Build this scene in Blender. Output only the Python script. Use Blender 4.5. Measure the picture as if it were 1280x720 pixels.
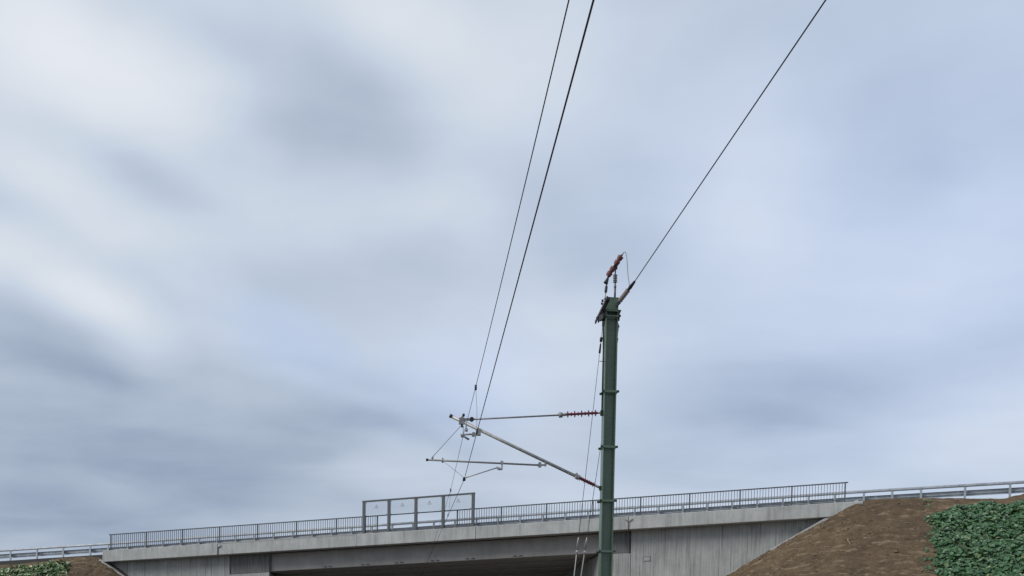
import bpy, math, random
from mathutils import Vector, Matrix, noise
scene = bpy.context.scene
for o in list(bpy.data.objects): bpy.data.objects.remove(o)
R = math.radians
random.seed(7)

# ------------------------------------------------------------------ camera
cd = bpy.data.cameras.new('camera'); cam = bpy.data.objects.new('camera', cd)
scene.collection.objects.link(cam); scene.camera = cam
cd.sensor_width = 36.0; cd.lens = 36.0
cd.shift_y = 0.385                       # upper part of an upright frame held level
cd.clip_start = 0.05; cd.clip_end = 3000
pitch, roll = R(-2.4), R(1.1)
fw = Vector((0, math.cos(pitch), math.sin(pitch)))
u0 = Vector((0, -math.sin(pitch), math.cos(pitch))); r0 = Vector((1, 0, 0))
rt = math.cos(roll)*r0 + math.sin(roll)*u0
up = -math.sin(roll)*r0 + math.cos(roll)*u0
cam.matrix_world = Matrix(((rt.x, up.x, -fw.x, 0), (rt.y, up.y, -fw.y, 0), (rt.z, up.z, -fw.z, 1.6), (0, 0, 0, 1)))

# ------------------------------------------------------------------ sun and sky
SUN = Vector((-0.80, -0.28, 0.62)).normalized()
sl = bpy.data.lights.new('sun', 'SUN'); sl.energy = 1.5; sl.angle = R(26); sl.color = (1.0, 0.955, 0.885)
so = bpy.data.objects.new('sun', sl); scene.collection.objects.link(so)
so.rotation_euler = SUN.to_track_quat('Z', 'Y').to_euler(); so.location = (0, 0, 40)

world = bpy.data.worlds.new('World'); scene.world = world; world.use_nodes = True
wt = world.node_tree; wt.nodes.clear()
def wn(t, **k):
    n = wt.nodes.new(t)
    for a, b in k.items(): setattr(n, a, b)
    return n
def wl(a, b): wt.links.new(a, b)
def wmath(op, a, b=None, c=None):
    n = wn('ShaderNodeMath', operation=op)
    for i, v in enumerate((a, b, c)):
        if v is None: continue
        if isinstance(v, (int, float)): n.inputs[i].default_value = v
        else: wl(v, n.inputs[i])
    return n.outputs[0]
SKY_STRENGTH = 0.066
wout = wn('ShaderNodeOutputWorld'); wbg = wn('ShaderNodeBackground'); wbg.inputs[1].default_value = SKY_STRENGTH
wl(wbg.outputs[0], wout.inputs[0])
sky = wn('ShaderNodeTexSky', sky_type='NISHITA'); sky.sun_disc = False
sky.sun_elevation = math.asin(SUN.z); sky.sun_rotation = math.atan2(SUN.x, SUN.y)
sky.air_density = 1.0; sky.dust_density = 1.5
tc = wn('ShaderNodeTexCoord'); sp = wn('ShaderNodeSeparateXYZ'); wl(tc.outputs['Generated'], sp.inputs[0])
az = wmath('ARCTAN2', sp.outputs[0], sp.outputs[1]); el = wmath('ARCSINE', sp.outputs[2])
cmb = wn('ShaderNodeCombineXYZ'); wl(az, cmb.inputs[0]); wl(el, cmb.inputs[1])
# the cloud banks are warped so that none keeps a regular outline
wz = wn('ShaderNodeTexNoise'); wz.inputs['Scale'].default_value = 5.0; wz.inputs['Detail'].default_value = 3.0
wz.inputs['Roughness'].default_value = 0.5
wl(tc.outputs['Generated'], wz.inputs['Vector'])
wsub = wn('ShaderNodeVectorMath', operation='SUBTRACT'); wl(wz.outputs['Color'], wsub.inputs[0]); wsub.inputs[1].default_value = (.5, .5, .5)
wmul = wn('ShaderNodeVectorMath', operation='MULTIPLY'); wl(wsub.outputs[0], wmul.inputs[0]); wmul.inputs[1].default_value = (.11, .06, 0)
wad = wn('ShaderNodeVectorMath', operation='ADD'); wl(cmb.outputs[0], wad.inputs[0]); wl(wmul.outputs[0], wad.inputs[1])
# cloud banks: azimuth, elevation, half width, half height (radians), tilt (deg), brightness
BANKS = [(-0.426,0.478,0.185,0.095,-15,0.210),(-0.334,0.445,0.158,0.086,-20,0.110),(-0.451,0.390,0.119,0.046,-15,0.120),(-0.367,0.341,0.155,0.044,-18,0.120),(-0.454,0.309,0.12,0.046,-15,0.17),(-0.377,0.275,0.11,0.045,-30,0.17),(-0.269,0.213,0.123,0.028,-5,0.080),(-0.129,0.532,0.137,0.066,-10,0.120),(0.046,0.507,0.167,0.102,0,0.080),(0.232,0.399,0.137,0.186,8,0.100),(0.393,0.325,0.143,0.088,15,0.060),(0.379,0.177,0.279,0.090,5,0.100),(-0.006,0.270,0.231,0.106,0,0.060),(-0.127,0.157,0.153,0.037,0,0.080),(-0.393,0.135,0.160,0.025,-8,0.060),(-0.243,0.474,0.094,0.045,0,0.050),(-0.192,0.459,0.150,0.092,-15,-0.165),(-0.337,0.382,0.082,0.035,-18,-0.110),(-0.130,0.335,0.288,0.053,5,-0.070),(-0.387,0.155,0.40,0.165,-4,-0.170),(-0.419,0.247,0.168,0.059,-12,-0.090),(-0.210,0.172,0.245,0.058,-4,-0.090),(-0.097,0.210,0.153,0.044,-10,-0.060),(0.091,0.373,0.182,0.104,-15,-0.070),(0.259,0.225,0.302,0.077,4,-0.100),(0.323,0.415,0.103,0.155,10,-0.030),(-0.024,0.411,0.169,0.050,-10,-0.050),(-0.307,0.505,0.139,0.038,-10,-0.060),(-0.451,0.103,0.20,0.062,0,-0.100),(0.180,0.169,0.224,0.044,0,-0.030),(-.02,.50,.16,.10,0,.05),(-.29,.37,.17,.05,-12,.06),(-.10,.385,.15,.05,-5,.05),(-.36,.225,.20,.018,-9,-.06),(-.17,.225,.12,.016,-14,.05),(-.30,.19,.16,.014,-5,.05),(-.10,.185,.13,.016,-12,-.04),(-.205,.262,.14,.05,-22,.07)]
lum = None
for (a, e_, ra, re, rot, dl) in BANKS:
    mp = wn('ShaderNodeMapping', vector_type='TEXTURE')
    mp.inputs['Location'].default_value = (a, e_, 0); mp.inputs['Rotation'].default_value = (0, 0, R(rot)); mp.inputs['Scale'].default_value = (ra, re, 1)
    wl(wad.outputs[0], mp.inputs['Vector'])
    g = wn('ShaderNodeTexGradient', gradient_type='SPHERICAL'); wl(mp.outputs[0], g.inputs[0])
    mr = wn('ShaderNodeMapRange', interpolation_type='SMOOTHSTEP'); wl(g.outputs['Fac'], mr.inputs['Value'])
    mr.inputs['To Min'].default_value = 0; mr.inputs['To Max'].default_value = dl
    lum = mr.outputs[0] if lum is None else wmath('ADD', lum, mr.outputs[0])
# soft mottling laid out on a flat cloud layer, so it thins to streaks towards the horizon
den = wmath('ADD', wmath('MAXIMUM', sp.outputs[2], 0.0), .16)
cl2 = wn('ShaderNodeCombineXYZ'); wl(wmath('DIVIDE', sp.outputs[0], den), cl2.inputs[0]); wl(wmath('DIVIDE', sp.outputs[1], den), cl2.inputs[1])
fm = wn('ShaderNodeMapping'); fm.inputs['Rotation'].default_value = (0, 0, R(25)); fm.inputs['Scale'].default_value = (1.5, 2.3, 1); fm.inputs['Location'].default_value = (3.1, .7, 0)
wl(cl2.outputs[0], fm.inputs['Vector'])
fn = wn('ShaderNodeTexNoise'); fn.inputs['Scale'].default_value = 1.0; fn.inputs['Detail'].default_value = 6.0; fn.inputs['Roughness'].default_value = 0.5
fn.inputs['Distortion'].default_value = .35
wl(fm.outputs[0], fn.inputs['Vector'])
fb = wn('ShaderNodeTexNoise'); fb.inputs['Scale'].default_value = 1.7; fb.inputs['Detail'].default_value = 3.0
wl(tc.outputs['Generated'], fb.inputs['Vector'])
lum = wmath('ADD', lum, wmath('MULTIPLY', wmath('SUBTRACT', fn.outputs['Fac'], .5), .27))
lum = wmath('ADD', lum, wmath('MULTIPLY', wmath('SUBTRACT', fb.outputs['Fac'], .5), .16))
fc = wn('ShaderNodeTexNoise'); fc.inputs['Scale'].default_value = 6.5; fc.inputs['Detail'].default_value = 5.0; fc.inputs['Roughness'].default_value = .5
fcm = wn('ShaderNodeMapping'); fcm.inputs['Scale'].default_value = (1.0, 1.0, 1.5); fcm.inputs['Location'].default_value = (2.3, 5.1, .4)
wl(tc.outputs['Generated'], fcm.inputs['Vector']); wl(fcm.outputs[0], fc.inputs['Vector'])
lum = wmath('ADD', lum, wmath('MULTIPLY', wmath('SUBTRACT', fc.outputs['Fac'], .5), .16))
lum = wmath('ADD', lum, 0.578)
cr = wn('ShaderNodeValToRGB'); wl(lum, cr.inputs[0])
els = cr.color_ramp.elements
els[0].position = .20; els[0].color = (.17, .225, .325, 1)
els[1].position = .90; els[1].color = (.84, .87, .945, 1)
for p_, c_ in ((.36, (.315, .388, .52, 1)), (.50, (.463, .546, .677, 1)), (.62, (.583, .665, .79, 1)), (.74, (.695, .757, .84, 1))):
    e2 = els.new(p_); e2.color = c_
sc = wn('ShaderNodeVectorMath', operation='SCALE'); wl(cr.outputs[0], sc.inputs[0]); sc.inputs['Scale'].default_value = 10.0
mx = wn('ShaderNodeMix', data_type='RGBA')                                                # nearly closed cloud cover
gap = None                                                                                # thin places where blue shows through
for (a, e_, ra, re, rot, dl) in ((-.205, .262, .12, .045, -22, .15), (-.055, .225, .11, .06, 10, .05)):
    mp = wn('ShaderNodeMapping', vector_type='TEXTURE')
    mp.inputs['Location'].default_value = (a, e_, 0); mp.inputs['Rotation'].default_value = (0, 0, R(rot)); mp.inputs['Scale'].default_value = (ra, re, 1)
    wl(wad.outputs[0], mp.inputs['Vector'])
    g = wn('ShaderNodeTexGradient', gradient_type='SPHERICAL'); wl(mp.outputs[0], g.inputs[0])
    mr = wn('ShaderNodeMapRange', interpolation_type='SMOOTHSTEP'); wl(g.outputs['Fac'], mr.inputs['Value'])
    mr.inputs['To Min'].default_value = 0; mr.inputs['To Max'].default_value = dl
    gap = mr.outputs[0] if gap is None else wmath('ADD', gap, mr.outputs[0])
wl(wmath('SUBTRACT', .96, wmath('MULTIPLY', gap, wmath('MULTIPLY', fn.outputs['Fac'], 2.0))), mx.inputs['Factor'])
# thin veil: where the layer is thin the blue behind it tints the cloud
veil = None
for (a, e_, ra, re, rot, dl) in ((.40, .34, .55, .36, 0, .9), (-.205, .262, .13, .05, -22, 1.0), (-.05, .235, .16, .09, 10, .9)):
    mp = wn('ShaderNodeMapping', vector_type='TEXTURE')
    mp.inputs['Location'].default_value = (a, e_, 0); mp.inputs['Rotation'].default_value = (0, 0, R(rot)); mp.inputs['Scale'].default_value = (ra, re, 1)
    wl(wad.outputs[0], mp.inputs['Vector'])
    g = wn('ShaderNodeTexGradient', gradient_type='SPHERICAL'); wl(mp.outputs[0], g.inputs[0])
    mr = wn('ShaderNodeMapRange', interpolation_type='SMOOTHSTEP'); wl(g.outputs['Fac'], mr.inputs['Value'])
    mr.inputs['To Min'].default_value = 0; mr.inputs['To Max'].default_value = dl
    veil = mr.outputs[0] if veil is None else wmath('MAXIMUM', veil, mr.outputs[0])
vt = wn('ShaderNodeMix', data_type='RGBA'); wl(veil, vt.inputs['Factor'])
vt.inputs['A'].default_value = (1.01, 1.0, .985, 1); vt.inputs['B'].default_value = (.955, .99, 1.085, 1)
vm = wn('ShaderNodeVectorMath', operation='MULTIPLY'); wl(sc.outputs[0], vm.inputs[0]); wl(vt.outputs['Result'], vm.inputs[1])
wl(sky.outputs[0], mx.inputs['A']); wl(vm.outputs[0], mx.inputs['B'])
wl(mx.outputs['Result'], wbg.inputs[0])

vs = scene.view_settings; vs.view_transform = 'Standard'; vs.look = 'None'; vs.exposure = 0.6; vs.gamma = 1.0; vs.use_curve_mapping = False

# ------------------------------------------------------------------ materials
def srgb(r, g, b):
    f = lambda c: (c/255/12.92) if c <= 10 else ((c/255+.055)/1.055)**2.4
    return (f(r), f(g), f(b), 1)
class NT:
    def __init__(s, name):
        s.m = bpy.data.materials.new(name); s.m.use_nodes = True; s.t = s.m.node_tree
        s.b = s.t.nodes['Principled BSDF']
    def n(s, t, **k):
        n = s.t.nodes.new(t)
        for a, b in k.items(): setattr(n, a, b)
        return n
    def l(s, a, b): s.t.links.new(a, b)
    def noise(s, scale, detail=4, rough=.55, stretch=None, coord='Object', off=(0, 0, 0)):
        c = s.n('ShaderNodeTexCoord'); mp = s.n('ShaderNodeMapping')
        mp.inputs['Scale'].default_value = stretch or (1, 1, 1); mp.inputs['Location'].default_value = off
        s.l(c.outputs[coord], mp.inputs[0]); t = s.n('ShaderNodeTexNoise')
        t.inputs['Scale'].default_value = scale; t.inputs['Detail'].default_value = detail; t.inputs['Roughness'].default_value = rough
        s.l(mp.outputs[0], t.inputs['Vector']); return t.outputs['Fac']
    def ramp(s, fac, *stops):
        r = s.n('ShaderNodeValToRGB'); s.l(fac, r.inputs[0]); e = r.color_ramp.elements
        e[0].position, e[0].color = stops[0]; e[1].position, e[1].color = stops[-1]
        for p, c in stops[1:-1]: q = e.new(p); q.color = c
        return r.outputs[0]
    def mix(s, fac, a, b, mode='MIX'):
        m = s.n('ShaderNodeMix', data_type='RGBA', blend_type=mode)
        for v, i in ((fac, 'Factor'), (a, 'A'), (b, 'B')):
            if isinstance(v, (int, float, tuple)): m.inputs[i].default_value = v
            else: s.l(v, m.inputs[i])
        return m.outputs['Result']
    def bump(s, h, strength, dist):
        b = s.n('ShaderNodeBump'); b.inputs['Strength'].default_value = strength; b.inputs['Distance'].default_value = dist
        s.l(h, b.inputs['Height']); s.l(b.outputs[0], s.b.inputs['Normal'])
    def done(s, col, rough=.7, metal=0.0):
        if isinstance(col, tuple): s.b.inputs['Base Color'].default_value = col
        else: s.l(col, s.b.inputs['Base Color'])
        s.b.inputs['Roughness'].default_value = rough; s.b.inputs['Metallic'].default_value = metal
        return s.m
def g(v, w=1.0): return (v*w*.99, v, v/w**.5*.985, 1)

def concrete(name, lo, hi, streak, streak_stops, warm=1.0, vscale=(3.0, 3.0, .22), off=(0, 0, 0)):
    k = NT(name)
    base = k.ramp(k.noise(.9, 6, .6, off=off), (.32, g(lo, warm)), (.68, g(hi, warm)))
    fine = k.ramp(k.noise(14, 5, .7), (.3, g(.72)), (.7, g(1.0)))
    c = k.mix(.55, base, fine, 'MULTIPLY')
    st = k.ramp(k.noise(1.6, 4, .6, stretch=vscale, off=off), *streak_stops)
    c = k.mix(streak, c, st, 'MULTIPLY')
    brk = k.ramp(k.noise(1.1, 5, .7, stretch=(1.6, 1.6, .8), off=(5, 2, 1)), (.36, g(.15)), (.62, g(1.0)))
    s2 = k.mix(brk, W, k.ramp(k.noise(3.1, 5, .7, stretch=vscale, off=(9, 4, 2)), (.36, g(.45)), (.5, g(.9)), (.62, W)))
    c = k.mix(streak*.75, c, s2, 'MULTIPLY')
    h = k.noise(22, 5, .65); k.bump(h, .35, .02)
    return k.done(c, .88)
W = (1, 1, 1, 1)
M = {}
M['cap'] = concrete('cap_concrete', .43, .56, .55, ((.30, g(.5)), (.44, g(.86)), (.62, W)), 1.0)
M['wall'] = concrete('board_marked_concrete', .37, .49, .78, ((.32, g(.30)), (.40, g(.72)), (.52, g(.92)), (.62, W)), 1.0, (9.0, 9.0, .22))
M['panel'] = concrete('dark_panel_concrete', .17, .26, .8, ((.32, g(.5)), (.5, g(.85)), (.64, W)), 1.0, (5.0, 5.0, .3))  # end panels: darker base tone than the walls, with vertical streaks
M['girder'] = concrete('girder_concrete', .33, .40, .35, ((.3, g(.75)), (.6, W)), 1.06, (2, 2, .5))
M['kerb'] = concrete('kerb_concrete', .42, .52, .3, ((.3, g(.7)), (.6, W)), 1.0)
k = NT('mast_green_paint')
c = k.mix(.6, k.ramp(k.noise(3, 5, .6, stretch=(1, 1, .3)), (.35, (.080, .132, .085, 1)), (.65, (.112, .170, .116, 1))), k.ramp(k.noise(30, 4), (.35, g(.75)), (.6, W)), 'MULTIPLY')
k.bump(k.noise(60, 3), .06, .002); M['mast'] = k.done(c, .24)
def metal(name, lo, hi, rough, met, sc=12):
    k = NT(name); k.bump(k.noise(sc*5, 3), .08, .002)
    return k.done(k.ramp(k.noise(sc, 4), (.35, lo), (.65, hi)), rough, met)
M['galv'] = metal('galvanised_steel', g(.34), g(.46), .5, .45)
M['rail_steel'] = metal('railing_steel', (.07, .08, .092, 1), (.105, .117, .13, 1), .55, .25)
M['screen_steel'] = metal('screen_frame_steel', (.085, .093, .10, 1), (.13, .14, .15, 1), .55, .3)
M['guard'] = metal('guardrail_zinc', (.33, .36, .39, 1), (.46, .49, .52, 1), .5, .35, 3)
M['alu'] = metal('dull_aluminium', (.36, .36, .35, 1), (.5, .49, .47, 1), .5, .35)
M['fitting'] = metal('cast_fitting', (.22, .22, .22, 1), (.33, .33, .32, 1), .6, .4)
M['darksteel'] = metal('dark_weathered_steel', (.022, .023, .025, 1), (.045, .046, .05, 1), .6, .3)
M['copper'] = metal('weathered_copper_wire', (.030, .028, .030, 1), (.055, .05, .05, 1), .6, .4, 4)
M['cable'] = metal('grey_stranded_cable', (.20, .21, .22, 1), (.28, .29, .30, 1), .6, .3, 8)
M['silicone'] = metal('red_silicone_rubber', (.12, .013, .027, 1), (.17, .024, .04, 1), .5, 0.0)
M['porcelain'] = metal('brown_glazed_porcelain', (.13, .04, .042, 1), (.22, .09, .09, 1), .3, 0.0)
M['greyins'] = metal('grey_insulator', (.16, .165, .17, 1), (.24, .235, .235, 1), .4, 0.0)
M['brownins'] = metal('greyish_brown_insulator', (.22, .18, .17, 1), (.33, .27, .255, 1), .4, 0.0)
# clear screen pane
k = NT('clear_screen_pane'); k.t.nodes.remove(k.b)
tr = k.n('ShaderNodeBsdfTransparent'); tr.inputs[0].default_value = (.965, .97, .97, 1)
gl = k.n('ShaderNodeBsdfGlossy'); gl.inputs['Roughness'].default_value = .08; gl.inputs[0].default_value = (.8, .85, .88, 1)
df = k.n('ShaderNodeBsdfDiffuse'); df.inputs[0].default_value = (.7, .72, .74, 1)
m1 = k.n('ShaderNodeMixShader'); m2 = k.n('ShaderNodeMixShader'); m2.inputs[0].default_value = .05
fr = k.n('ShaderNodeFresnel'); fr.inputs[0].default_value = 1.25
k.l(fr.outputs[0], m1.inputs[0]); k.l(tr.outputs[0], m1.inputs[1]); k.l(gl.outputs[0], m1.inputs[2])
k.l(m1.outputs[0], m2.inputs[1]); k.l(df.outputs[0], m2.inputs[2]); k.l(m2.outputs[0], k.t.nodes['Material Output'].inputs[0])
M['pane'] = k.m
M['sign'] = NT('grey_print').done((.33, .345, .36, 1), .7)
# soil
k = NT('brown_soil')
c = k.ramp(k.noise(.8, 6, .62), (.30, (.082, .053, .026, 1)), (.5, (.118, .078, .040, 1)), (.70, (.155, .106, .058, 1)))
c = k.mix(.6, c, k.ramp(k.noise(9, 6, .7), (.3, g(.5)), (.5, g(.85)), (.7, g(1.15))), 'MULTIPLY')
c = k.mix(.8, c, k.ramp(k.noise(3.2, 5, .7, stretch=(.7, 1, 1.3), off=(1, 8, 2)), (.34, g(.55)), (.46, W), (.6, W)), 'MULTIPLY')
c = k.mix(k.ramp(k.noise(2.2, 5, .65, stretch=(.6, 1, 2.2), off=(3, 1, 5)), (.54, (0, 0, 0, 1)), (.62, (.8, .8, .8, 1))), c, (.225, .165, .105, 1))
k.bump(k.noise(14, 6, .75), .9, .07); M['soil'] = k.done(c, .95)
M['clod'] = NT('soil_clod').done((.145, .10, .063, 1), .95)
M['straw'] = NT('dry_straw').done((.42, .33, .20, 1), .85)
k = NT('ground_gravel'); M['ground'] = k.done(k.ramp(k.noise(3, 6, .7), (.3, (.06, .052, .045, 1)), (.7, (.12, .108, .095, 1))), .95)
k = NT('asphalt'); M['asphalt'] = k.done(k.ramp(k.noise(20, 5, .7), (.3, g(.035)), (.7, g(.065))), .9)
def leafmat(name, stops):
    k = NT(name); gi = k.n('ShaderNodeNewGeometry')
    c = k.ramp(gi.outputs['Random Per Island'], *stops)
    c = k.mix(.4, c, k.ramp(k.noise(25, 3), (.3, g(.6)), (.6, W)), 'MULTIPLY')
    k.b.inputs['Specular IOR Level'].default_value = .45
    k.b.inputs['Subsurface Weight'].default_value = 0.0
    return k.done(c, .36)
M['leaf_r'] = leafmat('dark_green_leaf', ((0, (.026, .074, .027, 1)), (.5, (.056, .136, .055, 1)), (.9, (.10, .19, .085, 1)), (.985, (.14, .20, .07, 1)), (1, (.22, .21, .08, 1))))
M['leaf_l'] = leafmat('yellow_green_leaf', ((0, (.028, .074, .022, 1)), (.5, (.066, .145, .038, 1)), (.9, (.14, .215, .06, 1)), (1, (.28, .27, .09, 1))))

# ------------------------------------------------------------------ mesh helpers
BASE = {}
class MB:
    def __init__(s): s.v = []; s.f = []; s.sm = []
    def face(s, idx, smooth=False): s.f.append(tuple(idx)); s.sm.append(smooth)
    def hexa(s, p):            # 8 corners: bottom 4 ccw, top 4 ccw
        o = len(s.v); s.v += [tuple(q) for q in p]
        for f in ((0, 3, 2, 1), (4, 5, 6, 7), (0, 1, 5, 4), (1, 2, 6, 5), (2, 3, 7, 6), (3, 0, 4, 7)): s.face([o+i for i in f])
        return s
    def box(s, x0, x1, y0, y1, z0, z1):
        return s.hexa([(x0, y0, z0), (x1, y0, z0), (x1, y1, z0), (x0, y1, z0), (x0, y0, z1), (x1, y0, z1), (x1, y1, z1), (x0, y1, z1)])
    def bar(s, a, b, w, h, upv=(0, 0, 1)):
        a, b = Vector(a), Vector(b); d = (b-a).normalized(); u = Vector(upv)
        if abs(d.dot(u)) > .98: u = Vector((0, 1, 0))
        x = d.cross(u).normalized()*w/2; y = x.cross(d).normalized()*h/2
        return s.hexa([a-x-y, a+x-y, b+x-y, b-x-y, a-x+y, a+x+y, b+x+y, b-x+y])
    def tube(s, pts, rad, n=10, cap=True):
        pts = [Vector(p) for p in pts]
        rads = rad if isinstance(rad, (list, tuple)) else [rad]*len(pts)
        ref = None; rings = []
        for i, p in enumerate(pts):
            d = (pts[min(i+1, len(pts)-1)]-pts[max(i-1, 0)])
            d = d.normalized() if d.length > 1e-9 else Vector((0, 0, 1))
            if ref is None:
                ref = Vector((0, 0, 1)) if abs(d.z) < .9 else Vector((1, 0, 0))
            x = (ref - d*ref.dot(d)).normalized(); ref = x; y = d.cross(x)
            o = len(s.v)
            for k in range(n):
                a = 2*math.pi*k/n; s.v.append(tuple(p + (x*math.cos(a)+y*math.sin(a))*rads[i]))
            rings.append(o)
        for q in range(len(rings)-1):
            for k in range(n):
                k2 = (k+1) % n; s.face((rings[q]+k, rings[q]+k2, rings[q+1]+k2, rings[q+1]+k), True)
        if cap:
            s.face([rings[0]+k for k in range(n)][::-1]); s.face([rings[-1]+k for k in range(n)])
        return s
    def lathe(s, a, b, prof, n=14):     # prof: (fraction along a-b, radius)
        a, b = Vector(a), Vector(b); d = (b-a).normalized(); ref = Vector((0, 0, 1)) if abs(d.z) < .9 else Vector((1, 0, 0))
        x = (ref - d*ref.dot(d)).normalized(); y = d.cross(x); rings = []
        for t, r in prof:
            p = a + (b-a)*t; o = len(s.v); rings.append(o)
            for k in range(n):
                q = 2*math.pi*k/n; s.v.append(tuple(p + (x*math.cos(q)+y*math.sin(q))*r))
        for q in range(len(rings)-1):
            for k in range(n):
                k2 = (k+1) % n; s.face((rings[q]+k, rings[q]+k2, rings[q+1]+k2, rings[q+1]+k))
        s.face([rings[0]+k for k in range(n)][::-1]); s.face([rings[-1]+k for k in range(n)])
        return s
    def prism(s, poly, z0, z1):         # poly (x,y) ccw; z0,z1 numbers or functions of x
        f0 = z0 if callable(z0) else (lambda x: z0); f1 = z1 if callable(z1) else (lambda x: z1)
        n = len(poly); o = len(s.v)
        s.v += [(x, y, f0(x)) for x, y in poly] + [(x, y, f1(x)) for x, y in poly]
        s.face([o+i for i in range(n)][::-1]); s.face([o+n+i for i in range(n)])
        for i in range(n):
            j = (i+1) % n; s.face((o+i, o+j, o+n+j, o+n+i))
        return s
    def mesh(s, name, mat, base=(0, 0, 0)):
        me = bpy.data.meshes.new(name); b = Vector(base)
        me.from_pydata([tuple(Vector(q)-b) for q in s.v], [], s.f); me.polygons.foreach_set('use_smooth', s.sm)
        me.materials.append(mat); me.update(); return me
    def build(s, name, mat, parent=None, label=None, bevel=0):
        base = BASE.get(parent.name, (0, 0, 0)) if parent else (0, 0, 0)
        o = bpy.data.objects.new(name, s.mesh(name, mat, base)); scene.collection.objects.link(o)
        if parent: o.parent = parent; BASE[o.name] = base
        if label: o['label'] = label
        if bevel:
            m = o.modifiers.new('bevel', 'BEVEL'); m.width = bevel; m.segments = 2; m.limit_method = 'ANGLE'
        return o
def tag(o, label=None, cat=None, group=None, kind=None):
    if label: o['label'] = label
    if cat: o['category'] = cat
    if group: o['group'] = group
    if kind: o['kind'] = kind
    return o
class Frame:
    def __init__(s, loc, rz): s.loc = Vector(loc); s.rz = rz; s.m = Matrix.Rotation(rz, 3, 'Z')
    def w(s, p): return s.loc + s.m @ Vector(p)
def thing(name, fr, base, label, cat, group=None):
    o = bpy.data.objects.new(name, None); scene.collection.objects.link(o); o.empty_display_size = .2
    o.location = fr.w(base); o.rotation_euler = (0, 0, fr.rz); BASE[o.name] = tuple(base)
    return tag(o, label, cat, group)
def copy_part(src, parent, loc):        # shares the mesh
    c = src.copy(); scene.collection.objects.link(c); c.parent = parent; c.location = Vector(loc)-Vector(BASE.get(parent.name, (0, 0, 0)))
    return c

# bridge frame: x along the road, y away from the camera side, z up; railing stands at y = 0
TH = 0.289186
BF = Frame((-26.0609, 66.4034, 0), -TH)
def T(s): return 7.8792 + 0.04899*s             # handrail line of the climbing road
# track frame: x across (to the right), y along the track (away), z up; the mast stands at its origin
TF = Frame((2.125, 24.0, 0), R(6.1))
GZ = -0.62

# ------------------------------------------------------------------ ground
mb = MB(); mb.v = [(-900, -600, GZ), (900, -600, GZ), (900, 1400, GZ), (-900, 1400, GZ)]; mb.face((0, 1, 2, 3))
tag(mb.build('ground', M['ground']), 'bare gravelly ground at the foot of the cutting', kind='structure')

# embankments as height fields in the bridge frame -------------------------------------------------
def interp(tab, x):
    if x <= tab[0][0]: return tab[0][1]
    for (a, b), (c, d) in zip(tab, tab[1:]):
        if x <= c: t = (x-a)/(c-a); t = t*t*(3-2*t); return b+(d-b)*t
    return tab[-1][1]
CR = [(45.7, 9.10), (46.8, 9.20), (49.8, 9.17), (52.6, 9.08), (53.2, 9.22), (53.9, 9.46), (56, 9.5), (64, 9.8), (90, 10.6)]
CL = [(-60, 3.2), (-20, 5.1), (-12, 5.62), (-7.7, 5.96), (-5.6, 6.12), (-3.5, 6.40), (-1.6, 6.46), (-.4, 6.30)]
def rough(p, amp=1.0):
    return amp*(.10*noise.fractal(Vector((p[0]*.55, p[1]*.55, 1.7)), 1.0, 2.0, 4) + .085*noise.fractal(Vector((p[0]*2.3, p[1]*3.4, 4.2)), .8, 2.1, 5) + .11*noise.noise(Vector((p[0]*4.0, p[1]*7, 9.1))) * max(0, noise.noise(Vector((p[0]*.8, p[1]*.8, 3.3)))+.25))
def h_right(s, d):
    if s >= 45.7: c, rr = interp(CR, s), max(d, 0)
    else: c, rr = CR[0][1], math.hypot(45.7-s, max(d, 0))
    slope = 1.66
    fade = min(1, .25+max(rr, 0)*.6)*min(1, .25+max(0, d+.1 if s < 45.7 else d+.1+(s-45.7)*2))
    z = c - rr/slope + rough((s, d), fade)
    return max(z, GZ-.05)
def h_left(s, d):
    if s <= -.5: c, rr = interp(CL, s), max(d, 0)
    else: c, rr = CL[-1][1]-.15, math.hypot(s+.5, max(d, 0))
    fade = min(1, .25+max(rr, 0)*.6)
    z = c - rr/1.62 + rough((s+30, d), fade)*(1 if d > .25 or s < -.6 else .25)
    return max(z, GZ-.05)
def field(name, hf, ss, ds, label):
    mb = MB()
    for s in ss:
        for d in ds: mb.v.append((s, -d, hf(s, d)))
    n = len(ds)
    for i in range(len(ss)-1):
        for j in range(n-1): mb.face((i*n+j, i*n+j+1, (i+1)*n+j+1, (i+1)*n+j), True)
    o = mb.build(name, M['soil']); o.location = BF.loc; o.rotation_euler = (0, 0, BF.rz)
    return tag(o, label, kind='structure')
def arange(a, b, st): return [a+(b-a)*i/max(1, round((b-a)/st)) for i in range(max(1, round((b-a)/st))+1)]
ds = arange(-.52, 9, .09) + arange(9.4, 17, .4)
field('embankment', h_right, arange(30, 37, .4) + arange(37.1, 56, .09) + arange(56.8, 90, .8), ds, 'bare brown soil slope below the guardrail right of the bridge')
field('embankment', h_left, arange(-60, -12, .8) + arange(-11.8, 4, .09) + arange(4.4, 12, .4), ds, 'bare brown soil slope left of the bridge')
# approach roads behind the crests
for nm, s0, s1 in (('road', 45.85, 90), ('road', -60, -.55)):
    o = MB().prism([(s0, .27), (s1, .27), (s1, 17), (s0, 17)], GZ, lambda x: min(T(x)-1.24, T(x)-1.24 if x < 50 else T(50)-1.24+.02*(x-50))).build(nm, M['asphalt'])
    o.location = BF.loc; o.rotation_euler = (0, 0, BF.rz); tag(o, 'approach road on top of the embankment', kind='structure')

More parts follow.
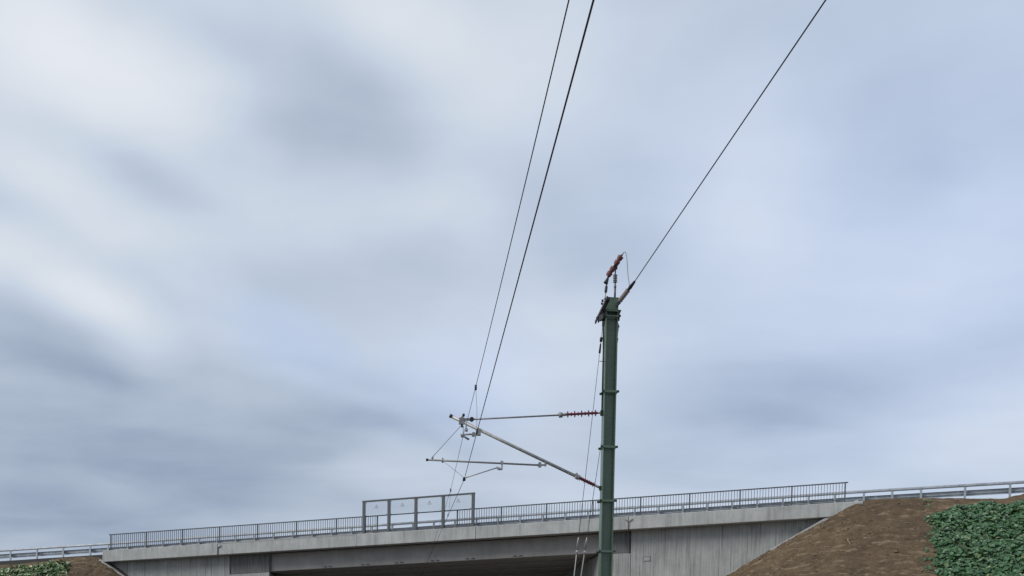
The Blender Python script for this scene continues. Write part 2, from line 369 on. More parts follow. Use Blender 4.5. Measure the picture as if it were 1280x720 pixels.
# ------------------------------------------------------------------ the bridge
br = thing('road_bridge', BF, (22, 4, GZ), 'grey concrete road bridge climbing to the right over the railway', 'bridge')
def strip(s0, s1, d0, d1, h0, h1):      # d: towards the camera; heights relative to the handrail line
    return MB().prism([(s0, -d1), (s1, -d1), (s1, -d0), (s0, -d0)], lambda x: T(x)+h0, lambda x: T(x)+h1)
joints = [-.46, 8.03, 17.42, 24.92, 33.76, 45.95]
for a, b in zip(joints, joints[1:]):
    strip(a+.012, b-.012, -.62, .25, -1.78, -1.06).build('cap_segment', M['cap'], br, bevel=.025)
strip(-.46, 45.95, -17.4, -16.6, -1.78, -1.06).build('cap_segment', M['cap'], br, 'far edge beam of the bridge deck')
# pale mortar bead at the top of the second segment and in its joint
strip(8.1, 17.4, .252, .262, -1.10, -1.055).build('mortar_bead', M['kerb'], br)
strip(17.385, 17.455, .252, .266, -1.74, -1.06).build('mortar_bead', M['kerb'], br)
strip(-.4, 45.9, -16.6, -.62, -1.62, -1.24).build('deck_slab', M['girder'], br)
strip(4.2, 34.5, -16.3, -3.6, -1.95, -1.62).build('deck_soffit', M['girder'], br)
for i in range(5):
    d1 = -.80 - 3.2*i; sh = .419*(d1+.3)
    gd = strip(10.9+sh*.95, 32.6+sh*.95, d1-2.9, d1, -2.89-.085*i, -1.79 if i == 0 else -1.97).build('girder', M['girder'], br, bevel=.03)
    if i == 0:     # lifting eyes left in the lower edge of the outer girder
        for s_ in (14.9, 17.4, 19.6, 21.9, 24.1, 27.0):
            for q in (0, .34):
                zz = T(s_+q)-2.83
                MB().tube([(s_+q-.10, -d1-.012, zz+.01), (s_+q-.06, -d1-.03, zz+.05), (s_+q+.05, -d1-.03, zz+.045), (s_+q+.10, -d1-.012, zz)], .02, 6).build('lifting_loop', M['darksteel'], gd)
SK = .419                                # skew of the track: sideways shift per metre of depth
def wall_top(x): return T(x)-1.785
MB().prism([(-.42, .5), (8.40, .5), (8.40, .85), (-.42, .85)], GZ, wall_top).build('wing_wall', M['wall'], br)
MB().prism([(33.80, .5), (45.9, .5), (45.9, .85), (33.80, .85)], GZ, wall_top).build('wing_wall', M['wall'], br)
def bench(x): return T(x)-2.96
MB().prism([(8.42, .5), (11.20, .5), (11.30-SK*16.4, 16.7), (8.42-SK*16.4, 16.7)], GZ, bench).build('abutment', M['wall'], br)
MB().prism([(32.06, .5), (33.76, .5), (38, 16.7), (32.10-SK*16.4, 16.7)], GZ, lambda x: T(x)-3.0).build('abutment', M['wall'], br)
MB().prism([(8.43, .58), (11.14, .58), (11.24, .95), (8.43, .95)], lambda x: T(x)-2.93, wall_top).build('end_panel', M['panel'], br, 'darker concrete panel at the girder end')
MB().prism([(32.12, .58), (33.75, .58), (33.77, .95), (32.16, .95)], lambda x: T(x)-2.97, wall_top).build('end_panel', M['panel'], br, 'darker concrete panel at the girder end')
# cast edge strips where the soil meets the wing walls
def edge(p, q):
    return MB().bar(p, q, .30, .16).build('slope_kerb', M['kerb'], br, bevel=.02)
edge((45.70, -.04, 9.09), (36.5, -.04, 9.19-9.20/1.66))
edge((-.72, -.10, 6.20), (6.5, -.10, 6.20-7.2/1.62))
# earthing cable with its forked head at a cap joint, and a small plate
c0 = Vector((33.78, -.275, 0))
def P(s, d, rel): return (s, -d, T(s)+rel)
cable = MB().tube([P(33.78, .285, -1.36), P(33.78, .285, -1.79), P(33.78, .05, -1.83), P(33.72, -.47, -1.86), P(33.72, -.475, -3.02)], .016, 6)
eb = cable.build('earthing_cable', M['darksteel'], br)
for sg in (-1, 1):
    MB().tube([P(33.78, .285, -1.37), P(33.78+sg*.07, .285, -1.31), P(33.78+sg*.16, .285, -1.25), P(33.78+sg*.22, .285, -1.22)], [.018, .022, .026, .014], 6).build('fork', M['fitting'], eb)
hk = MB().tube([P(8.06, .275, -1.78), P(8.06, .275, -1.36), P(8.12, .285, -1.32), P(8.24, .285, -1.27), P(8.30, .285, -1.20)], .022, 6).build('earthing_cable', M['darksteel'], br)
MB().tube([P(8.10, .285, -1.34), P(8.04, .285, -1.27)], .022, 6).build('fork', M['darksteel'], hk)
pl = MB()
for a, b, c_, d_ in ((34.46, 34.89, -3.26, -3.23), (34.46, 34.89, -3.50, -3.47), (34.46, 34.49, -3.47, -3.26), (34.86, 34.89, -3.47, -3.26)):
    pl.prism([(a, .47), (b, .47), (b, .51), (a, .51)], lambda x, q=c_: T(34.7)+q, lambda x, q=d_: T(34.7)+q)
pl.build('hatch_frame', M['fitting'], br)
MB().prism([(34.49, .485), (34.86, .485), (34.86, .505), (34.49, .505)], T(34.7)-3.47, T(34.7)-3.26).build('hatch_plate', M['wall'], br)

# ------------------------------------------------------------------ railing
ry = 0.0
rail = thing('bridge_railing', BF, (22.5, ry, T(22.5)-1.06), 'dark steel bar railing along the edge of the concrete bridge', 'railing')
L = 2.667; posts = [k_*L - (.305*(min(k_, 9)-7)/2 if k_ > 7 else 0) for k_ in range(18)]
pm = MB().box(-.035, .035, -.03, .03, -1.06, 0).mesh('post', M['rail_steel']); 
bm_ = MB().box(-.0125, .0125, -.0125, .0125, -.90, -.03).mesh('baluster', M['rail_steel'])
def add(name, me, parent, loc):
    o = bpy.data.objects.new(name, me); scene.collection.objects.link(o); o.parent = parent
    o.location = Vector(loc)-Vector(BASE[parent.name]); return o
for i, s in enumerate(posts): add('post', pm, rail, (s, ry, T(s)-.02))
for i in range(17):
    a, b = posts[i], posts[i+1]
    if i in (7, 8): continue
    n = 17
    for q in range(1, n+1):
        s = a+(b-a)*q/(n+1); add('baluster', bm_, rail, (s, ry, T(s)-.03))
strip(-.12, posts[-1]+.14, -.04, .04, -.055, 0).build('handrail', M['rail_steel'], rail)
strip(0.04, posts[7]-.04, -.02, .02, -.945, -.905).build('bottom_rail', M['rail_steel'], rail)
strip(posts[9]+.04, posts[-1]-.04, -.02, .02, -.945, -.905).build('bottom_rail', M['rail_steel'], rail)

# ------------------------------------------------------------------ contact protection screen
sy = .13
scr = thing('protective_screen', BF, (21.3, -sy, T(21.3)-1.06), 'tall clear protective screen on the bridge railing above the overhead line', 'screen')
sp_ = [17.86, 19.47, 21.17, 22.87, 24.70]
for s in sp_:
    MB().prism([(s-.085, -sy-.07), (s+.085, -sy-.07), (s+.085, -sy+.06), (s-.085, -sy+.06)], T(s)-1.06, T(s)+.80).build('post', M['screen_steel'], scr, bevel=.012)
strip(17.76, 24.80, sy-.07, sy+.08, .80, .89).build('top_beam', M['screen_steel'], scr, bevel=.012)
strip(17.95, 24.6, sy-.045, sy-.005, -1.0, -.93).build('bottom_beam', M['screen_steel'], scr)
for a, b in zip(sp_, sp_[1:]):
    a2, b2 = a+.09, b-.09
    pn = strip(a2, b2, sy+.0, sy+.014, -.05, .795).build('pane', M['pane'], scr)
    sc_ = (a+b)/2; zc = T(sc_)+.50; tri = MB(); yy = -sy-.02
    out = [(-.13, -.11), (.13, -.11), (0, .13)]; inn = [(-.085, -.085), (.085, -.085), (0, .075)]
    o_ = len(tri.v)
    for ring in (out, inn):
        for y_ in (yy, yy+.004): tri.v += [(sc_+x, y_, zc+z) for x, z in ring]
    for i in range(3):
        j = (i+1) % 3
        tri.face((i, j, 6+j, 6+i)); tri.face((3+i, 9+i, 9+j, 3+j)); tri.face((i, 3+i, 3+j, j)); tri.face((6+i, 6+j, 9+j, 9+i))
    tri.bar((sc_+.015, yy, zc+.05), (sc_-.02, yy, zc-.012), .004, .022, (1, 0, 0)); tri.bar((sc_+.02, yy, zc-.01), (sc_-.012, yy, zc-.08), .004, .022, (1, 0, 0))
    tri.build('warning_sign', M['sign'], pn)
    bl = MB()
    for x, z in ((a2+.06, .74), (b2-.06, .74), (a2+.06, .01), (b2-.06, .01)):
        bl.tube([(x, -sy-.03, T(x)+z), (x, -sy+.01, T(x)+z)], .018, 8)
    bl.build('fixing_bolt', M['screen_steel'], pn)

# ------------------------------------------------------------------ guardrail
gy = .95
def GT(s):                               # top of the guardrail
    if s < 0: return T(0)-.40 + .0455*s
    if s <= 46: return T(s)-.40+.06*s/46
    return T(46)-.34 + (s-46)*.0395
gr = thing('guardrail', BF, (22.5, gy, T(22.5)-1.24), 'grey steel guardrail with two beams along the road over the bridge', 'guardrail')
gs = [-13.1, -10.95, -8.8, -6.62, -4.5, -2.35, -.95] + [44.55-1.3333*i for i in range(33, -1, -1)] + [46.0, 47.4, 48.8, 50.9, 53.0, 55.0, 57.0, 59.0]
pmesh = MB().box(-.055, .055, -.03, .03, -.95, -.14).mesh('post', M['guard'])
smesh = MB().hexa([(-.05, .03, -.50), (.05, .03, -.50), (.035, .17, -.47), (-.035, .17, -.47), (-.05, .03, -.36), (.05, .03, -.36), (.035, .17, -.36), (-.035, .17, -.36)]).box(-.09, .09, .02, .07, -.16, -.10).mesh('spacer', M['fitting'])
for s in gs:
    if s > -0.4 and s < .2: continue
    p_ = add('post', pmesh, gr, (s, gy, GT(s)))
    BASE[p_.name] = (0, 0, 0); q = bpy.data.objects.new('spacer', smesh); scene.collection.objects.link(q); q.parent = p_
def along(prof, s0, s1, step=1.0):       # sweeps a (y, z) profile along the guardrail
    mb = MB(); ss = arange(s0, s1, step); n = len(prof)
    for s in ss: mb.v += [(s, gy+y, GT(s)+z) for y, z in prof]
    for i in range(len(ss)-1):
        for j in range(n):
            k2 = (j+1) % n; mb.face((i*n+j, (i+1)*n+j, (i+1)*n+k2, i*n+k2))
    mb.face(range(n)); mb.face([(len(ss)-1)*n+j for j in range(n)][::-1])
    return mb
wp = [(.17, -.27), (.20, -.275), (.25, -.30), (.25, -.345), (.19, -.385), (.19, -.445), (.25, -.485), (.25, -.53), (.20, -.555), (.17, -.56)]
wp = [(y, z-.04) for y, z in wp]
wp = wp + [(y-.012, z) for y, z in wp[::-1]]
SE = [-13.5, -9.5, -5.5, -1.4, 2.6, 6.6, 10.6, 14.6, 18.6, 22.6, 26.6, 30.6, 34.6, 38.6, 42.6, 46.6, 50.6, 54.6, 60]
for a, b in zip(SE, SE[1:]):
    along([(.0, -.15), (-.045, -.135), (-.055, -.09), (-.045, -.02), (0, 0), (.09, 0), (.105, -.02), (.11, -.08), (.10, -.135), (.06, -.15)], a+.004, b-.004).build('top_beam', M['guard'], gr)
    along(wp, a+.004, b-.004).build('wave_beam', M['guard'], gr)

# ------------------------------------------------------------------ catenary mast
mast = thing('catenary_mast', TF, (0, 0, GZ), 'green steel catenary mast standing right of the railway overhead line', 'mast')
hb = MB(); H = .141; FT = .022
zt = 9.47
hb.box(-H, -H+FT, -.14, .14, GZ, zt).box(H-FT, H, -.14, .14, GZ, zt)
hb.build('flange_pair', M['mast'], mast, bevel=.003)
MB().box(-H+FT, H-FT, -.012, .012, GZ, zt-.004).build('web', M['mast'], mast)
MB().box(-.137, .137, -.153, -.142, 9.205, zt).build('head_plate', M['mast'], mast)
MB().box(-.149, .149, -.156, .148, zt+.002, zt+.016).build('cap_plate', M['mast'], mast)
MB().box(-.45, .45, -.45, .45, GZ-.3, GZ+.35).build('foundation', M['kerb'], mast)
def clamp(z, ext=.20, hh=.05):
    c = MB().box(-ext, ext, -.165, -.142, z-hh/2, z+hh/2).box(-ext, ext, .142, .165, z-hh/2, z+hh/2).build('clamp_bar', M['mast'], mast)
    for x in (-.175, .175):
        MB().tube([(x, -.19, z), (x, .20, z)], .013, 8).build('threaded_rod', M['darksteel'], c)
        MB().tube([(x, -.185, z), (x, -.165, z)], .026, 6).tube([(x, .165, z), (x, .19, z)], .026, 6).build('nut', M['darksteel'], c)
for z in (7.354, 6.087, 4.85, 3.682): clamp(z)
clamp(9.18, .165, .03); clamp(9.065, .165, .03)
for z in (8.05, 2.4): MB().tube([(-.141, -.05, z), (-.26, -.05, z)], .008, 6).build('step_pin', M['darksteel'], mast)
for x in (-1, 1):
    MB().box(x*.152-.012, x*.152+.012, -.16, .16, 9.03, 9.21).build('bracket_plate', M['darksteel'], mast)
MB().bar((.17, -.06, 9.10), (.20, .12, 9.10), .05, .12).bar((.19, -.05, 9.2), (.19, .03, 9.2), .04, .04).build('bracket', M['darksteel'], mast)
MB().bar((-.17, -.05, 9.09), (-.22, .18, 9.09), .05, .12).build('bracket', M['darksteel'], mast)
MB().tube([(-.157, .05, 9.1), (-.165, .06, 8.9), (-.158, .06, 8.6), (-.15, .06, 8.3), (-.152, .06, 7.9), (-.152, .06, 6.9)], .016, 8).build('down_cable', M['darksteel'], mast)
MB().tube([(.16, .05, 9.1), (.172, .0, 8.85), (.155, .0, 8.55), (.152, .0, 8.2)], .012, 8).build('down_cable', M['cable'], mast)

# ------------------------------------------------------------------ cantilever
ca = thing('cantilever', TF, (-.15, 0, 5.15), 'grey tubular cantilever arm with red insulators on the green mast', 'cantilever')
def ins_prof(n, r0_, r1, r2=None):
    pr = [(0, r0_)]
    for i in range(n):
        t0 = (i+.5)/n; r_ = r1 if (r2 is None or i % 2 == 0) else r2
        pr += [(t0-.16/n, r0_), (t0-.10/n, r_), (t0+.04/n, r_), (t0+.20/n, r0_)]
    return pr+[(1, r0_)]
def lerp(a, b, t): return tuple(Vector(a).lerp(Vector(b), t))
tA, tB = (-3.651, 0, 6.661), (-.719, 0, 5.397)
MB().tube([tA, tB], .038, 16).build('cantilever_tube', M['alu'], ca)
MB().tube([lerp(tA, tB, -.012), lerp(tA, tB, .006)], .045, 14).build('end_cap', M['darksteel'], ca)
i1, i2, mp_ = (-.66, 0, 5.372), (-.30, 0, 5.218), (-.16, 0, 5.158)
cl = MB().tube([lerp(tB, i1, -.5), lerp(tB, i1, 1)], .062, 12).build('tube_clamp', M['alu'], ca)
MB().box(-.75, -.71, -.075, .075, 5.36, 5.47).build('bolt', M['fitting'], cl)
MB().lathe(i1, i2, ins_prof(7, .034, .062, .05)).build('insulator', M['silicone'], ca, 'red ribbed insulator at the foot of the cantilever tube')
MB().tube([i2, mp_], .03, 10).build('end_fitting', M['alu'], ca)
MB().box(-.185, -.142, -.035, .035, 5.10, 5.20).build('hinge', M['darksteel'], ca)
# upper tie rod
a1, a2 = (-3.36, 0, 6.592), (-1.14, 0, 6.793); b1, b2 = (-1.0, 0, 6.812), (-.27, 0, 6.878)
MB().tube([a1, a2], .019, 10).build('tie_rod', M['fitting'], ca)
cl = MB().tube([lerp(a2, b1, -.2), lerp(a2, b1, .35)], .062, 10).build('rod_clamp', M['fitting'], ca)
MB().tube([lerp(a2, b1, .3), b1], .034, 10).build('socket', M['galv'], cl)
MB().lathe(b1, b2, ins_prof(9, .027, .075, .048)).build('insulator', M['silicone'], ca, 'long red ribbed insulator between tie rod and mast')
MB().tube([b2, (-.16, 0, 6.888)], .026, 10).build('end_fitting', M['galv'], ca)
MB().box(-.195, -.142, -.04, .04, 6.82, 6.94).build('hinge', M['darksteel'], ca)
# head fittings where tie rod, tube and messenger meet
hd = MB().box(-3.47, -3.36, -.05, .05, 6.49, 6.63).bar((-3.45, 0, 6.56), (-3.36, 0, 6.70), .06, .05).bar((-3.36, 0, 6.60), (-3.16, 0, 6.61), .05, .05).build('head_clamp', M['fitting'], ca)
MB().tube([(-3.37, -.06, 6.695), (-3.37, .06, 6.695)], .03, 8).tube([(-3.18, -.05, 6.61), (-3.18, .05, 6.61)], .05, 8).tube([(-3.405, 0, 6.50), (-3.40, 0, 6.42)], .022, 8).build('bolt', M['darksteel'], hd)
# short swivel tube carrying the messenger wire
sw = MB().tube([(-3.43, 0, 6.252), (-2.98, 0, 6.288)], .02, 10).build('swivel_tube', M['fitting'], ca)
MB().box(-3.06, -2.97, -.05, .05, 6.25, 6.40).tube([(-3.13, -.05, 6.27), (-3.13, .05, 6.27)], .05, 8).build('swivel_clamp', M['fitting'], sw)
MB().box(-3.42, -3.33, -.05, .05, 6.20, 6.245).tube([(-3.32, -.03, 6.19), (-3.24, .03, 6.16)], .025, 8).build('wire_saddle', M['fitting'], sw)
MB().tube([(-3.37, 0, 6.46), (-3.372, 0, 6.26)], .008, 6).tube([(-3.29, 0, 6.46), (-3.295, 0, 6.36)], .008, 6).tube([(-3.295, 0, 6.40), (-3.297, 0, 6.33)], .03, 8).build('hanger_link', M['fitting'], sw)
# registration tube, drop bracket and steady arm
rA, rB = (-4.181, 0, 5.654), (-1.55, 0, 5.628)
MB().tube([rA, rB], .0215, 10).build('registration_tube', M['fitting'], ca)
MB().tube([(-4.21, 0, 5.655), (-4.16, 0, 5.654)], .03, 10).build('end_cap', M['darksteel'], ca)
MB().tube([(-3.83, 0, 5.60), (-3.83, 0, 5.71)], .02, 8).build('tube_collar', M['fitting'], ca)
cl = MB().box(-1.62, -1.56, -.045, .045, 5.58, 5.69).bar((-1.56, 0, 5.63), (-1.45, 0, 5.64), .04, .035).bar((-1.47, 0, 5.61), (-1.43, 0, 5.72), .05, .05).build('tube_coupling', M['fitting'], ca)
MB().tube([(-4.07, 0, 5.66), (-4.055, 0, 5.73)], .022, 8).tube([(-4.055, 0, 5.73), (-3.41, 0, 6.47)], .007, 6).build('hanger_wire', M['cable'], ca)
MB().tube([(-3.80, 0, 5.625), (-3.34, 0, 5.285)], .0045, 5).build('wind_stay', M['cable'], ca)
dr = MB().box(-2.50, -2.44, -.035, .035, 5.62, 5.69).bar((-2.465, 0, 5.62), (-2.465, 0, 5.49), .035, .035).bar((-2.465, 0, 5.50), (-2.545, 0, 5.50), .035, .035).build('drop_bracket', M['galv'], ca)
MB().lathe((-2.50, 0, 5.50), (-2.60, 0, 5.545), [(0, .028), (.4, .036), (1, .02)]).tube([(-2.56, 0, 5.54), (-3.315, 0, 5.275)], .0135, 8).build('steady_arm', M['galv'], ca)
MB().tube([(-3.335, 0, 5.285), (-3.33, 0, 5.245)], .026, 8).box(-3.36, -3.30, -.09, .09, 5.215, 5.262).build('contact_clamp', M['darksteel'], ca)

# ------------------------------------------------------------------ wires
def wire(name, pts, r, mat, label, cat, group=None, n=8):
    base = pts[len(pts)//2]
    t = thing(name, TF, base, label, cat, group)
    return t, MB().tube(pts, r, n)
def onemesh(name, mb, mat, base, label, cat, group=None):
    o = bpy.data.objects.new(name, mb.mesh(name, mat, base)); scene.collection.objects.link(o)
    o.location = TF.w(base); o.rotation_euler = (0, 0, TF.rz); return tag(o, label, cat, group)
ZC = 5.236
def cx(y):      # stagger of the contact wire across the track
    return -3.33 - .0176*(-y) if y < 0 else -3.33 - .0088*y
ys = [-27+1.5*i for i in range(19)] 
pts = [(cx(y), y, ZC) for y in arange(-30, 0, 3)] + [(cx(y), y, ZC) for y in arange(0, 60, 3)[1:]]
onemesh('contact_wire', MB().tube(pts, .0066, 8), M['copper'], (-3.33, 0, ZC), 'thick dark contact wire held by the steady arm, running overhead to the top edge', 'wire')
def mz(y): return 5.655 + 7.2e-4*(y+28.5)**2 if y < 0 else 5.655+ 5.85e-4*(y-32)**2
def mxx(y): return -3.365 - .0172*(-y) if y < 0 else -3.365 - .0062*y + .012*min(y, 7)
pts = [(mxx(y), y, mz(y)) for y in arange(-30, 60, 1.0)]
onemesh('messenger_wire', MB().tube(pts, .005, 8), M['copper'], (-3.365, 0, mz(0)), 'thin messenger wire above the contact wire, left of it at the top edge', 'wire')
for y, lab in ((-5.4, 'thin dropper wire between messenger and contact wire just in front of the cantilever'), (7.1, 'thin dropper wire just behind the cantilever, in front of the screen'), (21.0, 'farthest thin dropper wire, in front of the bridge edge beam')):
    p, q = Vector((mxx(y), y, mz(y))), Vector((cx(y), y, ZC))
    t = thing('dropper_wire', TF, q, lab, 'wire', 'droppers of the overhead line')
    MB().tube([p, p.lerp(q, .5)+Vector((.012, 0, 0)), q], .0032, 5).build('strand', M['copper'], t)
    MB().tube([p+Vector((0, 0, .03)), p-Vector((0, 0, .06))], .02, 8).build('upper_clamp', M['darksteel'], t)
    MB().tube([q+Vector((0, 0, .05)), q-Vector((0, 0, .015))], .016, 8).build('lower_clamp', M['darksteel'], t)
# feeder line and its strain insulator
f0, f1, f2, f3 = Vector((.12, -.16, 9.345)), Vector((.135, -.3, 9.36)), Vector((.195, -.92, 9.41)), Vector((.245, -1.32, 9.455))
st = thing('strain_insulator', TF, f0, 'ribbed grey brown strain insulator anchoring the right wire at the mast top', 'insulator')
MB().tube([f0, f1], .028, 8).bar(f0+Vector((-.03, .02, -.05)), f1+Vector((.01, 0, -.03)), .03, .05).build('shackle', M['darksteel'], st)
MB().lathe(f1, f2, ins_prof(5, .022, .056)).build('insulator_body', M['brownins'], st)
MB().tube([f2, f2.lerp(f3, .3), f3], [.03, .042, .026], 8).build('wedge_clamp', M['darksteel'], st)
pts = [f3] + [Vector((.245+.0095*(y+1.3)*-1, y, 9.455 - .0006*(y+1.3)**2*-0 + .0)) for y in arange(-2.5, -34, 1.5)]
onemesh('feeder_wire', MB().tube(pts, .0098, 8), M['copper'], tuple(f3), 'single dark wire running from the mast top to the upper right', 'wire')
# guy wires down to the anchor behind the mast
for (p, q, lab) in (((-.15, .16, 9.02), (.06, 7.0, GZ+.2), 'left guy wire from the mast top down behind the green mast'), ((.235, .16, 9.02), (.125, 7.0, GZ+.2), 'right guy wire from the mast top down behind the green mast')):
    p, q = Vector(p), Vector(q); t = thing('guy_wire', TF, q, lab, 'wire', 'guy wires of the mast')
    at_z = lambda z: p.lerp(q, (p.z-z)/(p.z-q.z))
    MB().tube([at_z(8.95), at_z(4.28)], .0075, 6).build('cable', M['cable'], t)
    MB().tube([at_z(8.72), at_z(8.64)], .032, 8).build('ball_clamp', M['darksteel'], t)
    MB().tube([at_z(8.60), at_z(8.42)], [.018, .026], 8).build('socket', M['darksteel'], t)
    MB().tube([at_z(4.36), at_z(4.22), at_z(4.05)], [.012, .028, .018], 8).tube([at_z(4.02), at_z(3.94)], .026, 8).build('turnbuckle', M['alu'], t)
    MB().tube([at_z(4.0), q], .013, 8).build('anchor_rod', M['alu'], t)
    MB().bar(p+Vector((-.02 if p.x < 0 else -.09, -.06, .02)), at_z(8.93), .03, .05).build('eye_plate', M['darksteel'], t)
o = onemesh('guy_anchor', MB().box(-.35, .5, 6.7, 7.5, GZ-.2, GZ+.22), M['kerb'], (.08, 7.1, GZ), 'concrete anchor block of the two guy wires behind the mast', 'anchor')

# ------------------------------------------------------------------ mast switch
sw = thing('mast_switch', TF, (-.2, 0, 9.23), 'dark switch gear with brownish red insulators on top of the mast', 'switch gear')
for dx, dz in ((-.026, -.02), (.026, .03)):
    MB().bar((-.235+dx, -.84+dz, 9.235), (-.165+dx, .90-dz*2, 9.235), .028, .07).build('cross_beam', M['darksteel'], sw)
for y in (-.6, 0, .55): MB().bar((-.245, y, 9.235), (-.165, y+.005, 9.235), .04, .02).build('spacer', M['darksteel'], sw)
MB().tube([(-.14, 0, 9.235), (-.14, 0, 9.15)], .03, 8).build('bracket', M['darksteel'], sw)
lb, lt = Vector((-.27, -.60, 9.27)), Vector((-.205, -.55, 9.80))
lk = MB().tube([lb, lb.lerp(lt, .3)], .016, 8).build('link_rod', M['galv'], sw)
MB().tube([lb.lerp(lt, .3), lb.lerp(lt, .36), lb.lerp(lt, .55), lb.lerp(lt, .62)], [.022, .032, .032, .018], 8).build('coupling', M['darksteel'], lk)
MB().tube([lb.lerp(lt, .6), lt], .014, 8).build('rod_tip', M['darksteel'], lk)
MB().lathe(lb.lerp(lt, .74)+Vector((-.03, 0, -.02)), lt+Vector((.02, 0, 0)), [(0, .012), (.05, .052), (.5, .036), (1, .014)]).build('horn', M['darksteel'], lk)
MB().box(-.34, -.30, -.62, -.58, 9.22, 9.27).box(-.33, -.29, -.50, -.46, 9.20, 9.24).build('bolt', M['darksteel'], lk)
MB().tube([(.08, 0, zt+.02), (.08, 0, 9.76)], .024, 10).build('support_pole', M['screen_steel'], sw)
po = MB().lathe((.08, 0, 9.76), (.08, 0, 9.86), [(0, .03), (.2, .03), (1, .014)]).build('pole_head', M['screen_steel'], sw)
MB().lathe((.079, 0, 9.865), (.077, 0, 10.06), ins_prof(5, .028, .052)).build('post_insulator', M['greyins'], sw)
MB().tube([(.077, 0, 10.06), (.08, 0, 10.15), (.05, -.2, 10.13), (-.02, -.62, 10.02)], .014, 8).build('carrier', M['darksteel'], sw)
e0, e1 = Vector((-.205, -.55, 9.81)), Vector((.075, -.76, 10.235))
lo0, lo1 = e0.lerp(e1, .0), e0.lerp(e1, .43); up0_, up1 = e0.lerp(e1, .53), e0.lerp(e1, .94)
CH = [(0, .034), (.04, .058), (.42, .066), (.47, .044), (.55, .046), (.60, .060), (.95, .067), (1, .03)]
MB().lathe(lo0, lo1, CH).build('insulator', M['porcelain'], sw, 'lower brownish red insulator')
MB().tube([lo1, up0_], .03, 10).bar(lo1+Vector((.05, 0, -.05)), up0_+Vector((.02, 0, .02)), .05, .05).build('joint', M['darksteel'], sw)
MB().lathe(up0_, up1, CH).build('insulator', M['porcelain'], sw, 'upper brownish red insulator')
MB().tube([up1, e1], .02, 8).build('terminal', M['darksteel'], sw)
MB().tube([e1-Vector((.0, 0, .02)), (.095, -.80, 10.262), (.118, -.86, 10.255), (.138, -.92, 10.16), (.15, -.96, 9.95), (.165, -1.0, 9.68), (.195, -1.04, 9.46), (.215, -1.1, 9.43)], .009, 8).build('jumper_cable', M['cable'], sw)

# ------------------------------------------------------------------ ground cover and litter on the slopes
def leaf_mesh(name, mat, pts, size, label):
    mb = MB(); rnd = random.Random(3)
    for (s, d, z, sc_) in pts:
        r_ = size*sc_*rnd.uniform(.65, 1.25)
        nrm = Vector((rnd.gauss(0, .38), -.62+rnd.gauss(0, .38), .8)).normalized()
        a = rnd.uniform(0, 6.28); x = nrm.orthogonal().normalized(); x = Matrix.Rotation(a, 3, nrm) @ x; y = nrm.cross(x)
        c_ = Vector((s, -d, z)); o = len(mb.v)
        rim = [(-.95, 0), (-.55, .62), (.25, .72), (1.0, 0.0), (.25, -.72), (-.55, -.62)]
        mb.v.append(tuple(c_ - nrm*r_*.22)); 
        for q, (u, v) in enumerate(rim):
            lift = .16 if q in (1, 2, 4, 5) else -.12
            mb.v.append(tuple(c_ + x*u*r_ + y*v*r_ + nrm*r_*(lift+rnd.uniform(-.08, .08))))
        for q in range(6): mb.face((o, o+1+q, o+1+(q+1) % 6), True)
    o = mb.build(name, mat); o.location = BF.loc; o.rotation_euler = (0, 0, BF.rz)
    return tag(o, label, kind='stuff')
rnd = random.Random(11); pts = []
while len(pts) < 11500:
    s, d = rnd.uniform(47.9, 56.0), rnd.uniform(.05, 9.5)
    edge_s = 49.15 - .05*d + .35*noise.noise(Vector((d*.9, 3.3, 0))) + .2*noise.noise(Vector((d*3.1, 1.3, 0)))
    top_d = 1.75 - .50*max(0, min(2.2, s-49.2)) + .22*noise.noise(Vector((s*1.3, 8.1, 0)))
    if s > 52.6: top_d = .72+(s-52.6)*.15
    if s < edge_s+rnd.uniform(0, .15) or d < top_d+rnd.uniform(0, .12): continue
    hump = .12+.14*noise.noise(Vector((s*1.5, d*1.5, 2))) + .08*noise.noise(Vector((s*4, d*4, 5)))
    ed = min(1, (s-edge_s)*1.6+.25, (d-top_d)*1.8+.35)
    pts.append((s, d, h_right(s, d)+max(.02, hump*ed)+rnd.uniform(-.10, .14)*ed, 1))
for q in range(130):                      # runners and stray plants beyond the edge
    d = rnd.uniform(.4, 9); s = 49.15-.05*d-abs(rnd.gauss(0, .22)); 
    if noise.noise(Vector((d*1.4, 7.7, 1))) < -.05: continue
    pts.append((s, d, h_right(s, d)+rnd.uniform(.02, .12), rnd.uniform(.4, .9)))
pts = [(a, b, c_, q*rnd.choice((.7, .85, 1, 1, 1.1, 1.25))) for a, b, c_, q in pts]
leaf_mesh('ground_cover', M['leaf_r'], pts, .108, 'dense dark green leafy ground cover on the soil slope at the lower right')
pts = []
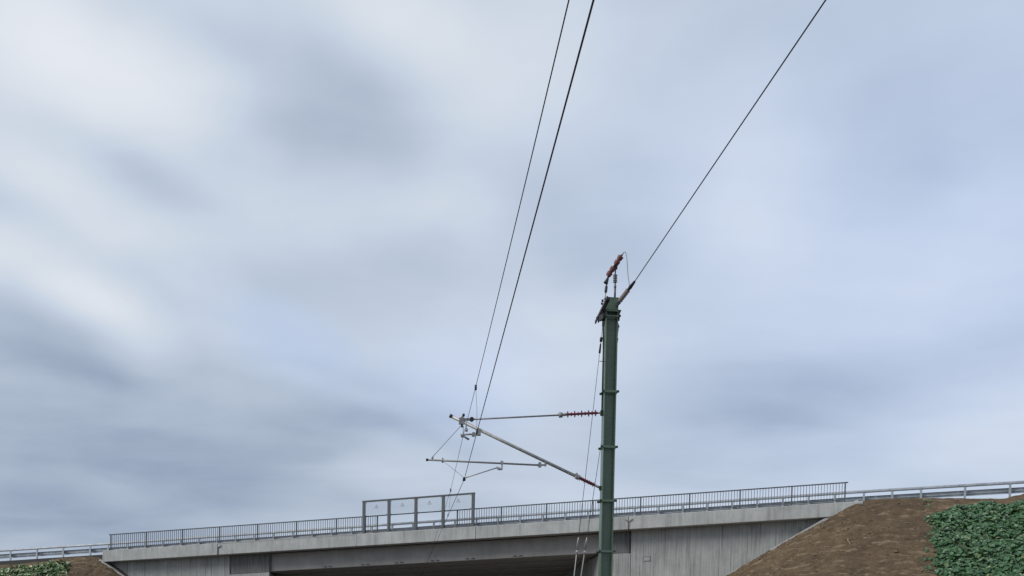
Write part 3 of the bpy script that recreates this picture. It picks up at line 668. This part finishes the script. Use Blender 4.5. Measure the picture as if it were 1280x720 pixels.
while len(pts) < 2600:
    s, d = rnd.uniform(-11.5, -.9), rnd.uniform(.15, 4.0)
    lim = -2.45 + .55*(d-.6) + .5*noise.noise(Vector((d*1.7, 6.3, 0)))
    if s > lim or d < .55+.22*noise.noise(Vector((s*1.3, 2.1, 0)))+rnd.uniform(0, .12): continue
    pts.append((s, d, h_left(s, d)+rnd.uniform(0, .22), 1))
leaf_mesh('ground_cover', M['leaf_l'], pts, .115, 'light green leafy ground cover below the guardrail at the lower left')
# clods of soil
def clods(hf, ranges, n, label):
    mb = MB(); rnd = random.Random(5)
    for _ in range(n):
        s, d = rnd.uniform(*ranges[0]), rnd.uniform(*ranges[1])
        if hf is h_right and s < 45.7 and h_right(s, d) < 4: continue
        r_ = .021*math.exp(rnd.gauss(0, .5)); c_ = Vector((s, -d, hf(s, d)+r_*.3)); o = len(mb.v)
        vv = [(1, 0, 0), (-1, 0, 0), (0, 1, 0), (0, -1, 0), (0, 0, 1), (0, 0, -1)]
        for v in vv: mb.v.append(tuple(c_+Vector(v)*r_*rnd.uniform(.6, 1.3)))
        for f in ((0, 2, 4), (2, 1, 4), (1, 3, 4), (3, 0, 4), (2, 0, 5), (1, 2, 5), (3, 1, 5), (0, 3, 5)): mb.face([o+i for i in f])
    o = mb.build('soil_clods', M['clod']); o.location = BF.loc; o.rotation_euler = (0, 0, BF.rz)
    tag(o, label, kind='stuff')
clods(h_right, ((38.5, 51), (.1, 8)), 3000, 'loose clods on the right soil slope')
clods(h_left, ((-4.5, 2.5), (.1, 4)), 700, 'loose clods on the left soil slope')
# one dry stalk lying on the right slope
o = bpy.data.objects.new('dry_stalk', MB().tube([(-.10, .02, .22), (-.02, 0, .10), (.04, -.01, .0), (.10, -.03, -.16)], [.012, .018, .018, .010], 6).mesh('dry_stalk', M['straw']))
scene.collection.objects.link(o); o.location = BF.w((45.2, -4.3, h_right(45.2, 4.3)+.07)); o.rotation_euler = (0, 0, BF.rz)
tag(o, 'pale dry stalk lying on the bare brown slope', 'stalk')
